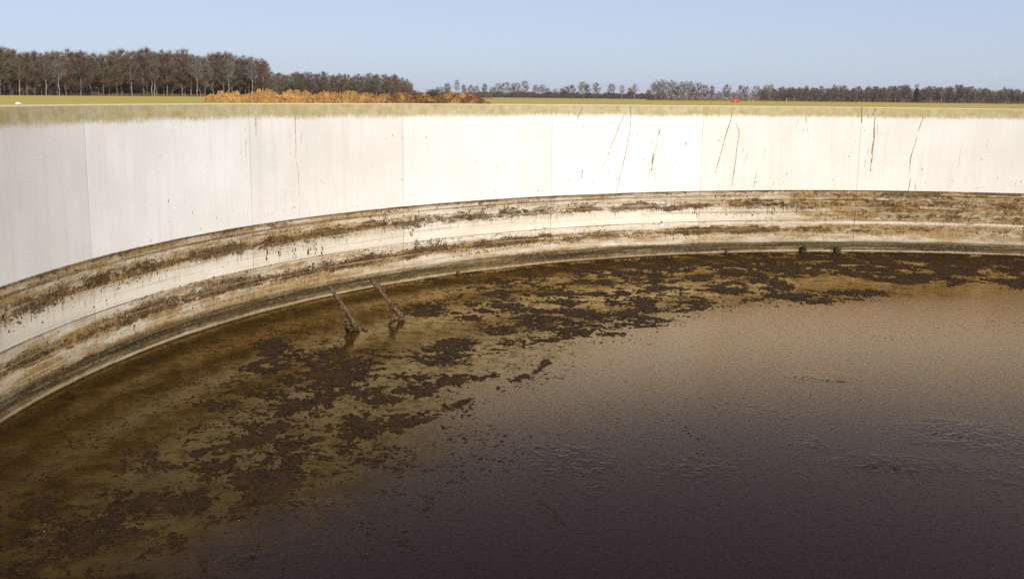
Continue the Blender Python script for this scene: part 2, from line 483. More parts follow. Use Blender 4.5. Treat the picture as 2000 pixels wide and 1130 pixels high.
M_EVER = plain('evergreen', (.016, .024, .012), (.035, .048, .02), 1.5)
M_REED = plain('dry_reed', (.20, .12, .06), (.34, .23, .11), 1.0)
M_FARWOOD = plain('far_wood', (.055, .045, .042), (.085, .066, .058), .2)
M_RED = NT('red_paint', .35, .5).out((.55, .055, .018))
M_GLASS = NT('dark_glass', .1, .5).out((.02, .02, .022))
M_RUBBER = NT('tyre', .9, .2).out((.02, .02, .02))
M_WHITE = NT('white_paint', .6, .3).out((.75, .74, .70))
M_TEAL = NT('faded_green_paint', .6, .3).out((.22, .33, .25))

# ------------------------------------------------------------------ ground, field
def make_field():
    V = []; F = []
    rad = [R + THICK - .02, R + .6, R + 2, R + 5, 25, 45, 90, 180, 360, 700, 1400, 3000, 6000, 12000]
    n = 120
    for r in rad:
        for k in range(n):
            a = 2 * math.pi * k / n
            V.append((CX + r * math.cos(a), CY + r * math.sin(a), FIELD))
    for j in range(len(rad) - 1):
        for k in range(n):
            k2 = (k + 1) % n
            F.append((j * n + k, (j + 1) * n + k, (j + 1) * n + k2, j * n + k2))
    o = mesh_np('field', V, F, M_FIELD)
    tag(o, 'flat winter pasture of yellow green grass around the tank', kind='structure')


make_field()

# ------------------------------------------------------------------ tank
tank = empty('slurry_tank', (CX, CY, FIELD))
tag(tank, 'round white concrete slurry tank with brown stained lower walls and algae below its rim', 'tank')
OFF = Vector((-CX, -CY, -FIELD))


def loc(p):
    return (p[0] - CX, p[1] - CY, p[2] - FIELD)


def make_panel(s0, s1, tone, fine):
    gap = .003
    a, b = s0 + gap, s1 - gap
    n = 26 if fine else 8
    prof = [(0.0, -.35), (0.0, 0.0), (0.0, LINE), (0.0, RIM - .3), (0.0, RIM - .012), (-.012, RIM), (-THICK + .012, RIM), (-THICK, RIM - .012), (-THICK, FIELD - .5)]
    cols = [(a, .0015)] + [(a + .005 + (b - a - .010) * i / n, 0.0) for i in range(n + 1)] + [(b, .0015)]
    V = []; UV = []
    for s, dp in cols:
        for o, z in prof:
            off = o - dp if o > -.05 else o
            V.append(loc(wall_pt(s, z, off))); UV.append((s, z))
    m = len(prof); F = []
    for i in range(len(cols) - 1):
        for j in range(m - 1):
            F.append((i * m + j, i * m + j + 1, (i + 1) * m + j + 1, (i + 1) * m + j))
    F.append(tuple(range(m))); F.append(tuple((len(cols) - 1) * m + j for j in reversed(range(m))))
    o = mesh_np('wall_panel', V, F, M_WALL, tank)
    uv = o.data.uv_layers.new(name='wall')
    for lp in o.data.loops: uv.data[lp.index].uv = UV[lp.vertex_index]
    o.color = (*tone, 1)
    # sealant strip set back in the joint on the panel's right side
    g = Geo()
    w = .005
    for z0, z1, mi in ((-.3, LINE, 1), (LINE, RIM - .012, 0)):
        g.face([loc(wall_pt(b - .004, z0, -.0022)), loc(wall_pt(b + w + .002, z0, -.0022)), loc(wall_pt(b + w + .002, z1, -.0022)), loc(wall_pt(b - .004, z1, -.0022))], mi)
    top = RIM - .012
    g.face([loc(wall_pt(b - .004, top, -.0022)), loc(wall_pt(b + w + .002, top, -.0022)), loc(wall_pt(b + w + .002, top, -.05)), loc(wall_pt(b - .004, top, -.05))])
    g.build('joint_sealant', [M_SEAL, M_SEALD], o)
    return o


tones = {0: (.95, .94, .925), 1: (1.04, 1.04, 1.04), 2: (.97, .95, .93), 3: (1.02, 1.01, 1.0), 4: (1.04, 1.04, 1.04), 5: (.97, .945, .91), 6: (.98, .955, .925), 7: (.97, .95, .92)}
panels = {}
total = 2 * math.pi * R
for k in range(8):
    panels[k] = make_panel(k * PW, (k + 1) * PW, tones[k], True)
rest = total - 8 * PW
nrest = 15
for k in range(nrest):
    make_panel(8 * PW + rest * k / nrest, 8 * PW + rest * (k + 1) / nrest, (.96, .95, .93), False)

# streaks of dried slurry spilled down the white wall: polylines in picture pixels, width in metres, faint or dark
STREAKS = [
    ([(1137, 210), (1127, 232)], .02, 0), ([(1139, 241), (1139, 254)], .012, 0), ([(1137, 331), (1134, 350)], .022, 0),
    ([(1226, 209), (1202, 267), (1179, 325)], .030, 1), ([(1231, 207), (1232, 222)], .03, 0), ([(1231, 215), (1231, 247), (1222, 298), (1211, 341), (1203, 378)], .026, 1),
    ([(1229, 240), (1223, 290), (1215, 325)], .010, 0), ([(1204, 264), (1205, 320)], .008, 1), ([(1192, 331), (1189, 346)], .014, 0),
    ([(1290, 252), (1287, 264)], .024, 0), ([(1275, 276), (1273, 286)], .012, 0), ([(1285, 268), (1278, 304)], .012, 0), ([(1277, 300), (1273, 334)], .030, 0),
    ([(1269, 314), (1268, 348)], .010, 0), ([(1281, 328), (1280, 355)], .008, 0), ([(1340, 276), (1338, 284)], .016, 0),
    ([(1431, 209), (1429, 230), (1416, 271), (1397, 341)], .020, 0), ([(1436, 240), (1443, 257), (1441, 281)], .024, 1), ([(1441, 275), (1438, 310), (1429, 368)], .018, 0),
    ([(1408, 207), (1397, 224)], .015, 0), ([(1452, 288), (1449, 301)], .014, 0), ([(1460, 298), (1457, 315)], .010, 0), ([(1453, 311), (1452, 326)], .012, 1),
    ([(1494, 289), (1493, 301)], .010, 0), ([(1479, 331), (1471, 367)], .014, 0), ([(1575, 220), (1579, 272)], .010, 1), ([(1560, 230), (1555, 247)], .010, 1),
    ([(1711, 212), (1704, 227)], .024, 0), ([(1709, 230), (1708, 264), (1704, 298), (1701, 335)], .026, 0), ([(1715, 234), (1713, 264)], .014, 0),
    ([(1697, 289), (1686, 333)], .014, 0), ([(1804, 227), (1792, 264), (1787, 284)], .016, 0), ([(1787, 284), (1779, 311), (1777, 335)], .020, 0),
    ([(1778, 348), (1773, 378)], .020, 0), ([(1788, 355), (1786, 375)], .012, 0), ([(1694, 212), (1689, 224)], .014, 0), ([(1685, 209), (1684, 240)], .03, 0),
    ([(576, 203), (576, 247), (577, 298)], .020, 1), ([(575, 206), (576, 260)], .008, 0), ([(577, 298), (584, 348), (585, 424)], .010, 0), ([(546, 210), (541, 236)], .012, 1),
    ([(589, 256), (588, 279)], .012, 0), ([(539, 281), (531, 299)], .010, 1), ([(566, 240), (567, 304)], .010, 1), ([(583, 210), (584, 240)], .012, 1),
    ([(484, 240), (479, 281), (480, 311)], .012, 1), ([(480, 272), (480, 283)], .010, 0), ([(487, 395), (480, 432)], .008, 1), ([(499, 203), (499, 264)], .05, 1),
    ([(571, 402), (570, 417)], .006, 0), ([(605, 410), (604, 422)], .006, 0), ([(1575, 225), (1574, 240)], .01, 0), ([(10, 275), (22, 330)], .006, 1),
    ([(331, 431), (329, 437)], .010, 0), ([(1247, 236), (1245, 250)], .01, 0), ([(1300, 215), (1297, 222)], .012, 0), ([(1263, 330), (1262, 345)], .006, 1),
    ([(1436, 330), (1433, 350)], .008, 1), ([(1880, 280), (1870, 330)], .008, 1), ([(1930, 270), (1925, 300)], .008, 1)]


def streak(gmap, px, w, faint, seed):
    rr = random.Random(seed)
    pts = [on_wall(*p) for p in px]
    L = sum(math.hypot(pts[i + 1][0] - pts[i][0], pts[i + 1][1] - pts[i][1]) for i in range(len(pts) - 1))
    n = max(4, int(L / .025))
    for rep in range(2 if w > .015 else 1):
        prev = None; on = True; run = 0
        ds = rr.uniform(-1, 1) * w * .6
        ph = rr.uniform(0, 9)
        for i in range(n + 1):
            u = i / n * (len(pts) - 1); j = min(int(u), len(pts) - 2); f = u - j
            s = pts[j][0] * (1 - f) + pts[j + 1][0] * f + ds + .003 * math.sin(i * .4 + ph)
            z = pts[j][1] * (1 - f) + pts[j + 1][1] * f
            ww = w * .30 * (.35 + .65 * math.sin(math.pi * min(1, (i + .6) / (n + 1.2)))) * rr.uniform(.45, 1.1)
            run -= 1
            if run <= 0:
                on = rr.random() < (.78 if L > .3 else .95); run = rr.randint(2, 5) if on else rr.randint(1, 3)
            cur = (s, z, ww)
            if prev and on:
                k = int(s // PW)
                g = gmap.setdefault(k, Geo())
                a, b = prev, cur
                g.face([loc(wall_pt(a[0] - a[2], a[1], .003)), loc(wall_pt(b[0] - b[2], b[1], .003)), loc(wall_pt(b[0] + b[2], b[1], .003)), loc(wall_pt(a[0] + a[2], a[1], .003))], faint)
            prev = cur


gm = {}
for i, (px, w, f) in enumerate(STREAKS): streak(gm, px, w, f, i)
for i in range(120):                                      # loose specks of splashed slurry
    s = rng.uniform(4, 21); z = rng.uniform(LINE + .03, RIM - .2)
    if rng.random() < .4: z = LINE + abs(rng.normal(0, .25)) + .02
    if z > RIM - .05: continue
    g = gm.setdefault(int(s // PW), Geo())
    r = rng.uniform(.003, .009); h = r * rng.uniform(1, 3.5); q = rng.uniform(-.3, .3) * h
    g.face([loc(wall_pt(s + r, z, .003)), loc(wall_pt(s + q, z + h, .003)), loc(wall_pt(s - r, z, .003)), loc(wall_pt(s - q, z - h, .003))], int(rng.random() < .35))
for k, g in gm.items():
    if k in panels: tag(g.build('slurry_streak', [M_STREAK, M_FAINT], panels[k]), kind='stuff')

# crust of dried slurry clinging to the lower wall, real lumps
def flake(g, s, z, rs, rz, depth, rr, m=0):
    n = 7
    base = len(g.V)
    for k in range(n):
        t = 2 * math.pi * k / n + rr.uniform(-.3, .3); q = rr.uniform(.55, 1.15)
        g.V.append(loc(wall_pt(s + math.cos(t) * rs * q, z + math.sin(t) * rz * q, -.002)))
    for k in range(n):
        t = 2 * math.pi * k / n; q = rr.uniform(.3, .6)
        g.V.append(loc(wall_pt(s + math.cos(t) * rs * q, z + math.sin(t) * rz * q - depth * .2, depth * rr.uniform(.6, 1.1))))
    for k in range(n):
        k2 = (k + 1) % n
        g.F.append((base + k, base + k2, base + n + k2, base + n + k)); g.M.append(m)
    g.F.append(tuple(base + n + k for k in range(n))); g.M.append(m)


WX = [0, .02, .06, .1, .15, .2, .25, .3, .36, .47, .49, .53, .57, .61, .66, .7, .8, .9, .955, .975, 1]
WL = [.75, .55, .3, .2, .5, .9, .7, .25, .03, .03, .55, .2, .5, .95, .85, .25, .07, .12, .3, .08, .25]
WR = [.9, .7, .35, .4, .6, .75, .55, .5, .6, .45, .35, .08, .35, .55, .5, .25, .05, .1, .8, .1, .2]
gm = {}
rr = random.Random(3)
cnt = 0
while cnt < 8000:
    s = rr.uniform(.6, 22.0); T = rr.random()
    q = min(1, max(0, (s - 14.5) / 3.5))
    w = np.interp(T, WX, WL) * (1 - q) + np.interp(T, WX, WR) * q
    if 8.0 < s < 14 and T < .5: w *= .55
    pn = float(fbm(np.array([s * 1.1]), np.array([T * 4.5]), 4, 5)[0]) * 1.6 + .45
    if rr.random() > w * max(0, pn) ** 1.5: continue
    cnt += 1
    sz = rr.uniform(.003, .011) * (1.7 if rr.random() < .10 else 1)
    drip = rr.random() < (.35 if .15 < T < .34 else .08)
    z = LINE * (1 - T)
    g = gm.setdefault(int(s // PW), Geo())
    m = 0 if rr.random() < .5 else 1
    if drip: flake(g, s, z, sz * .6, sz * rr.uniform(1.5, 3.5), sz * .4, rr, m)
    else: flake(g, s, z, sz * rr.uniform(1, 2.2), sz * rr.uniform(.5, 1), sz * .5, rr, m)
# named big clumps, picture pixels (x, y, half width px, half height px, number of flakes)
for x, y, w, h, n in [(528, 478, 14, 14, 50), (521, 497, 4, 12, 16), (545, 492, 3, 14, 10), (575, 490, 3, 16, 14), (600, 472, 16, 10, 36), (630, 460, 10, 9, 30), (616, 480, 3, 18, 16), (628, 485, 3, 20, 16),
                      (603, 488, 3, 16, 12), (700, 444, 12, 5, 24), (752, 428, 8, 12, 34), (765, 412, 20, 5, 30), (812, 430, 7, 16, 30), (806, 455, 5, 16, 18), (812, 485, 4, 10, 30), (857, 470, 9, 5, 34), (856, 476, 5, 6, 20),
                      (845, 470, 14, 3, 16), (943, 410, 10, 9, 30), (960, 402, 20, 4, 30), (987, 408, 6, 10, 22), (1108, 408, 9, 8, 24), (1020, 393, 14, 4, 18), (1060, 396, 12, 4, 18), (1090, 474, 60, 3, 40), (1010, 478, 30, 5, 50),
                      (930, 490, 50, 5, 60), (1130, 468, 14, 5, 26), (1357, 412, 5, 9, 18), (1362, 420, 3, 6, 10), (1412, 384, 16, 4, 34), (1370, 399, 6, 6, 16), (1430, 396, 20, 8, 50), (1455, 396, 10, 5, 24), (1510, 410, 8, 14, 20), (1530, 405, 4, 10, 16),
                      (1555, 412, 3, 10, 10), (1640, 379, 60, 3, 60), (1740, 383, 14, 4, 24), (1835, 386, 18, 6, 36), (1865, 423, 12, 6, 34), (1888, 429, 7, 7, 22), (1908, 427, 6, 4, 14), (1893, 438, 8, 2, 12), (1985, 405, 16, 5, 28), (1950, 404, 12, 3, 18),
                      (1890, 386, 7, 4, 18), (1990, 390, 14, 3, 20), (1838, 444, 4, 3, 10), (1990, 436, 4, 4, 10), (1770, 421, 20, 3, 20), (450, 546, 40, 4, 40), (350, 582, 14, 5, 20), (335, 590, 16, 5, 24), (245, 615, 20, 8, 30), (130, 665, 12, 5, 20),
                      (30, 612, 24, 7, 36), (20, 625, 20, 12, 24), (90, 590, 24, 6, 30), (150, 565, 30, 8, 40), (172, 552, 16, 6, 22), (330, 512, 40, 5, 50), (380, 500, 40, 6, 60), (425, 490, 24, 6, 36), (550, 545, 40, 5, 50), (640, 512, 40, 8, 80), (720, 500, 40, 7, 70), (600, 530, 30, 5, 40)]:
    s0, z0 = on_wall(x, y); s1, _ = on_wall(x + w, y); _, z1 = on_wall(x, y - h)
    ws, wz = abs(s1 - s0), abs(z1 - z0)
    for i in range(n):
        s = s0 + rr.gauss(0, .55) * ws; z = z0 + rr.gauss(0, .55) * wz
        if z > LINE - .01 or z < .02: continue
        sz = rr.uniform(.004, .014)
        g = gm.setdefault(int(s // PW), Geo())
        tall = h > 1.4 * w
        flake(g, s, z, sz * rr.uniform(.5, .9) if tall else sz * rr.uniform(.7, 1.6), sz * (rr.uniform(1.6, 4.0) if tall else rr.uniform(.6, 1.6)), sz * .6, rr, 0 if rr.random() < .75 else 1)
for k, g in gm.items():
    if k in panels: tag(g.build('dried_slurry', [M_DRIED, M_DRIEDT], panels[k]), kind='stuff')

# ------------------------------------------------------------------ slurry surface
EDGE = [(250, 1200), (350, 1130), (480, 1040), (680, 960), (800, 890), (880, 780), (1060, 700), (1200, 645), (1330, 612), (1540, 585), (1730, 580), (2000, 562), (2200, 556)]
EP = np.array([on_level(*p)[:2] for p in EDGE])


def edge_dist(x, y):                                        # signed: positive on the skin side
    best = np.full(x.shape, 1e9)
    for a, b in zip(EP[:-1], EP[1:]):
        d = b - a; L = d @ d
        t = np.clip(((x - a[0]) * d[0] + (y - a[1]) * d[1]) / L, 0, 1)
        dx = x - a[0] - t * d[0]; dy = y - a[1] - t * d[1]
        dist = np.hypot(dx, dy)
        sg = np.sign(-(d[0] * (y - a[1]) - d[1] * (x - a[0])))
        m = dist < np.abs(best)
        best = np.where(m, dist * sg, best)
    return best


def make_slurry():
    nr, na = 100, 340
    rads = np.linspace(0, 1, nr + 1) ** .8 * (R + .04)
    A = np.linspace(0, 2 * np.pi, na, endpoint=False)
    V = [(0, 0, 0)]
    for r in rads[1:]:
        for a in A: V.append((r * math.cos(a), r * math.sin(a), 0))
    F = [(0, 1 + k, 1 + (k + 1) % na) for k in range(na)]
    for j in range(nr - 1):
        for k in range(na):
            k2 = (k + 1) % na
            F.append((1 + j * na + k, 1 + (j + 1) * na + k, 1 + (j + 1) * na + k2, 1 + j * na + k2))
    o = mesh_np('slurry_surface', V, F, M_SLURRY)
    o.location = (CX, CY, 0)
    P = np.array(V)
    d = edge_dist(P[:, 0] + CX, P[:, 1] + CY)
    sk = np.clip(.5 + d / 1.8, 0, 1)
    at = o.data.attributes.new('skin', 'FLOAT', 'POINT'); at.data.foreach_set('value', sk.astype(np.float32))
    pl = np.zeros(len(P))
    for px, py, rw, rh, v in ((1120, 900, 60, 26, 1), (1350, 915, 60, 22, .9), (1900, 850, 90, 26, 1), (1750, 905, 90, 20, .9), (1580, 865, 60, 14, .7), (640, 985, 60, 20, .6), (1600, 735, 50, 10, .8), (1960, 925, 60, 20, .8), (1480, 800, 60, 14, .6), (1150, 960, 50, 30, .6), (500, 1085, 80, 24, .6)):
        a = on_level(px, py); b = on_level(px + rw * 1.7, py); c = on_level(px, py - rh * 1.5)
        sx = abs(b[0] - a[0]); sy = abs(c[1] - a[1])
        pl = np.maximum(pl, v * np.exp(-((P[:, 0] + CX - a[0]) / sx) ** 2 - ((P[:, 1] + CY - a[1]) / sy) ** 2))
    at = o.data.attributes.new('pool', 'FLOAT', 'POINT'); at.data.foreach_set('value', pl.astype(np.float32))
    tag(o, 'dark brown liquid slurry filling the tank, glossy by the wall and skinned over in the middle', kind='structure')


make_slurry()

CRUST = [(20, 900, .25), (60, 1000, .55), (60, 1110, .6), (150, 840, .25), (250, 760, .12), (230, 800, .08), (130, 930, .25), (250, 900, .35), (350, 830, .3), (330, 900, .5), (400, 920, .72), (420, 960, .66),
         (280, 990, .5), (230, 1048, .75), (200, 1100, .5), (330, 1040, .45), (480, 930, .66), (490, 960, .5), (450, 1010, .4), (400, 1090, .25), (580, 860, .7), (600, 800, .66), (600, 780, .66), (480, 800, .4),
         (420, 750, .3), (470, 745, .4), (560, 720, .7), (640, 710, .66), (520, 680, .55), (440, 690, .15), (380, 720, .1), (600, 650, .3), (560, 620, .2), (650, 600, .1), (480, 640, .25), (750, 575, .15), (800, 570, .15),
         (830, 640, -.3), (790, 640, -.1), (880, 610, .6), (930, 605, .6), (1000, 560, .5), (900, 560, .4), (1090, 560, .5), (1060, 630, .65), (1130, 620, .7), (1220, 610, .65), (1290, 595, .6), (1160, 580, .55), (920, 680, .66),
         (1010, 655, .55), (960, 700, .35), (870, 740, .5), (800, 760, .55), (740, 740, .6), (720, 760, .45), (700, 830, .55), (800, 820, .5), (850, 800, .33), (640, 850, .7), (650, 900, .45), (700, 940, .33),
         (560, 1000, .25), (1060, 700, .22), (1200, 520, .6), (1300, 530, .65), (1400, 520, .7), (1500, 515, .75), (1560, 530, .8), (1500, 560, .75), (1410, 560, .5), (1340, 575, .45), (1640, 572, .85), (1600, 574, .7), (1700, 572, .7), (1650, 553, -.3),
         (1600, 556, 0), (1720, 558, -.2), (1720, 535, .8), (1750, 545, .9), (1790, 548, .85), (1840, 553, .55), (1900, 530, .8), (1980, 530, .75), (1960, 550, .7), (1850, 515, .8), (1700, 505, .75), (1000, 535, .4), (1900, 562, 0), (1780, 566, -.1),
         (1000, 800, .07), (1200, 700, .05), (1400, 650, .05), (1700, 600, .03), (1800, 590, .03), (1950, 580, .06), (1500, 700, .03), (1200, 900, .03), (1500, 900, .03), (1800, 900, .04), (1000, 1000, .04),
         (800, 1050, .05), (700, 1050, .06), (1400, 1050, .02), (1900, 1050, .02), (1700, 750, .03), (1950, 700, .03), (880, 870, .18), (900, 770, .25), (1150, 760, .05), (600, 1080, .10), (1050, 720, .2), (1450, 620, .1), (1600, 615, .07)]


def crust_cover(x, y):
    K = np.array([(*on_level(px, py)[:2], v) for px, py, v in CRUST])
    kx = K[:, 0] / K[:, 1] * 10; ky = np.log(K[:, 1]) * 9
    ax = x / y * 10; ay = np.log(y) * 9
    num = np.zeros(x.shape); den = np.zeros(x.shape)
    for a, b, v in zip(kx, ky, K[:, 2]):
        w = 1 / (((ax - a) ** 2 + (ay - b) ** 2) + .02) ** 2.6
        num += w * v; den += w
    return num / den


ARCS = [([(1068, 700), (1052, 724), (1000, 745), (940, 768), (895, 792)], .5), ([(968, 702), (955, 742)], .45), ([(862, 878), (838, 925), (834, 980), (850, 1020)], .34), ([(800, 915), (770, 960), (778, 1050), (815, 1085)], .28),
        ([(570, 1050), (560, 1100)], .45), ([(735, 930), (700, 1000), (712, 1080)], .3), ([(1060, 940), (1085, 1020)], .22), ([(1340, 820), (1380, 905)], .15), ([(1560, 735), (1640, 745)], .25), ([(1840, 850), (1990, 860)], .2), ([(1660, 905), (1800, 925)], .2)]


def make_crust():
    VV = []; FF = []; base = 0
    for (x0, x1, y0, y1, h) in ((-4.6, 6.2, 3.6, 10.5, .014), (-4.6, 12.5, 10.5, 20.0, .022)):
        nx = int((x1 - x0) / h); ny = int((y1 - y0) / h)
        X, Y = np.meshgrid(x0 + np.arange(nx + 1) * h, y0 + np.arange(ny + 1) * h, indexing='ij')
        inside = np.hypot(X - CX, Y - CY) < R + .03
        wx = X + .10 * fbm(X * 2.1, Y * 2.1, 3, 91); wy = Y + .10 * fbm(X * 2.1, Y * 2.1, 3, 77)
        n = .95 * fbm(wx * 2.1, wy * 2.1, 3, 11, .6) + .5 * fbm(wx * 7.5, wy * 7.5, 3, 13, .65) + .58 * fbm(X * 19, Y * 19, 3, 33, .8)
        srt = np.sort(n.ravel()[::37]); u = np.interp(n, srt, np.linspace(0, 1, len(srt)))
        cov = crust_cover(X, Y)
        cov = np.clip(np.where(cov < .3, cov * 1.25 - .075, cov) * .82 + .07 * (cov > .8), 0, .97)
        for arc, k in ARCS:
            ap = np.array([on_level(*q)[:2] for q in arc])
            best = np.full(X.shape, 9.0)
            for a, b in zip(ap[:-1], ap[1:]):
                e = b - a; t = np.clip(((wx - a[0]) * e[0] + (wy - a[1]) * e[1]) / (e @ e), 0, 1)
                best = np.minimum(best, np.hypot(wx - a[0] - t * e[0], wy - a[1] - t * e[1]))
            cov = np.maximum(cov, k * np.exp(-(best / .075) ** 2))
        nf = .35 * fbm(X * 6, Y * 6, 2, 61) + fbm(X * 21, Y * 21, 3, 53, .8)
        srt = np.sort(nf.ravel()[::37]); uf = np.interp(nf, srt, np.linspace(0, 1, len(srt)))
        bl = np.clip((cov - .12) / .35, 0, 1); u = u * bl + uf * (1 - bl)
        d = u - (1 - cov)
        bits = .045 * fbm(X * 24, Y * 24, 3, 63, .8)
        hh = .010 * np.tanh(d * 5.0) + .007 * np.clip(d * 8, -1, 1) * (fbm(X * 16, Y * 16, 3, 23, .7)) + bits * .06
        hh = np.where(d < -.25, -.02, hh)
        Z = np.where(inside, hh, -.02)
        up = Z > 0.0005
        keep = up[:-1, :-1] | up[1:, :-1] | up[:-1, 1:] | up[1:, 1:]
        idx = np.arange((nx + 1) * (ny + 1)).reshape(nx + 1, ny + 1)
        q = np.stack([idx[:-1, :-1], idx[1:, :-1], idx[1:, 1:], idx[:-1, 1:]], -1)[keep]
        used, inv = np.unique(q, return_inverse=True)
        V = np.stack([X.ravel()[used], Y.ravel()[used], np.maximum(Z.ravel()[used], -.012)], -1)
        VV.append(V); FF.append(inv.reshape(-1, 4) + base); base += len(V)
    o = mesh_fast('floating_crust', np.concatenate(VV), np.concatenate(FF), M_CRUST)
    tag(o, 'broken mats of dark brown crust floating on the slurry along the wall', 'slurry crust', kind='stuff')


make_crust()

# ------------------------------------------------------------------ two muck covered pipes sticking out of the slurry
def make_post(bpx, tpx, dy, seed, label):
    B = Vector(on_level(*bpx)); r = ray(*tpx)
    T = Vector(np.array([0, 0, EYE]) + r * (B.y + dy) / r[1])
    root = empty('leaning_pipe', tuple(B))
    tag(root, label, 'pipe', 'pipes leaning out of the slurry')
    rr = random.Random(seed)
    lo = B - (T - B) * .5
    g = Geo(); n = 14
    pts = [lo.lerp(T, i / n) + Vector((rr.gauss(0, .003), rr.gauss(0, .003), 0)) - B for i in range(n + 1)]
    g.tube(pts, [.025 + rr.uniform(-.003, .004) for _ in range(n + 1)], 10)
    g.build('pipe_shaft', M_RUST, root, True)
    g = Geo()
    for i in range(34):                                      # clods caked to the lower half
        f = min(.34 + abs(rr.gauss(0, .20)), .9)
        p = lo.lerp(T, f) - B + Vector((rr.gauss(0, .014), rr.gauss(0, .014), rr.gauss(0, .01)))
        g.lump(p, rr.uniform(.011, .030) * (1.25 - f * .6), i * 7 + seed, (1, 1, 1.3), nu=8, nv=6, amp=.4)
    for i in range(8):
        p = Vector((rr.gauss(.0, .05), rr.gauss(-.02, .04), rr.uniform(-.01, .03)))
        g.lump(p, rr.uniform(.014, .032), i * 5 + 90 + seed, (1, 1, .9), nu=8, nv=6, amp=.4)
    hang = lo.lerp(T, .50) - B
    for i in range(9):                                       # a rag of muck hanging down to the slurry
        p = Vector((hang.x - .055 + rr.gauss(0, .012), hang.y - .02 + rr.gauss(0, .012), max(-.01, hang.z - .018 * i)))
        g.lump(p, rr.uniform(.011, .022), i * 11 + 40 + seed, (1, 1, 1.7), nu=8, nv=6, amp=.4)
    tag(g.build('caked_muck', M_MUCK, root, True), kind='stuff')


make_post((701, 642), (643, 559), .06, 5, 'rusty muck caked pipe leaning from the slurry, the left and nearer of the pair')
make_post((789, 624), (725, 546), -.06, 6, 'rusty muck caked pipe leaning from the slurry, right of its twin beside the wall joint')

# clods at the wall foot
def foot_clod(px, py, w, h, mat, label, seed):
    p = on_level(px, py)
    s, _ = on_wall(px, py)
    c = wall_pt(s, 0, w * .45)
    g = Geo(); rr = random.Random(seed)
    for i in range(16):
        f = i / 15
        g.lump((rr.gauss(0, w * .10), rr.gauss(0, w * .08), h * f * .88 - .02), w * rr.uniform(.36, .44) * (1.05 - f * .2), seed * 20 + i, (1.05, .9, .9), nu=10, nv=8, amp=.22)
    o = g.build('muck_clod', mat, None, True)
    o.location = (c[0], c[1], 0)
    tag(o, label, 'clod', 'clods at the foot of the tank wall')


foot_clod(1567, 495, .115, .135, M_MOSS, 'taller of two dark mossy stubs at the foot of the far wall', 1)
foot_clod(1633, 497, .105, .105, M_MOSS, 'squatter dark mossy stub just left of a wall joint at the far wall foot', 2)
foot_clod(893, 541, .07, .06, M_MUCK, 'small brown clod at the wall foot right of the ladder', 3)
foot_clod(1417, 498, .05, .08, M_MUCK, 'small upright brown clod at the wall foot, left of both mossy stubs', 4)

# pale lump on the rim
s, _ = on_wall(43, 205)
g = Geo()
for i in range(5): g.lump((.013 * (i - 2), random.gauss(0, .006), .006), .016 - .003 * abs(i - 2), i + 500, (1.2, 1, .8), nu=10, nv=7, amp=.3)
o = g.build('pale_lump', M_PALE, None, True)
c = wall_pt(s, RIM + .004, -.03); o.location = c
o.rotation_euler = (0, 0, TH0 - s / R + math.pi / 2)
tag(o, 'small pinkish white lump lying on the tank rim', 'lump')

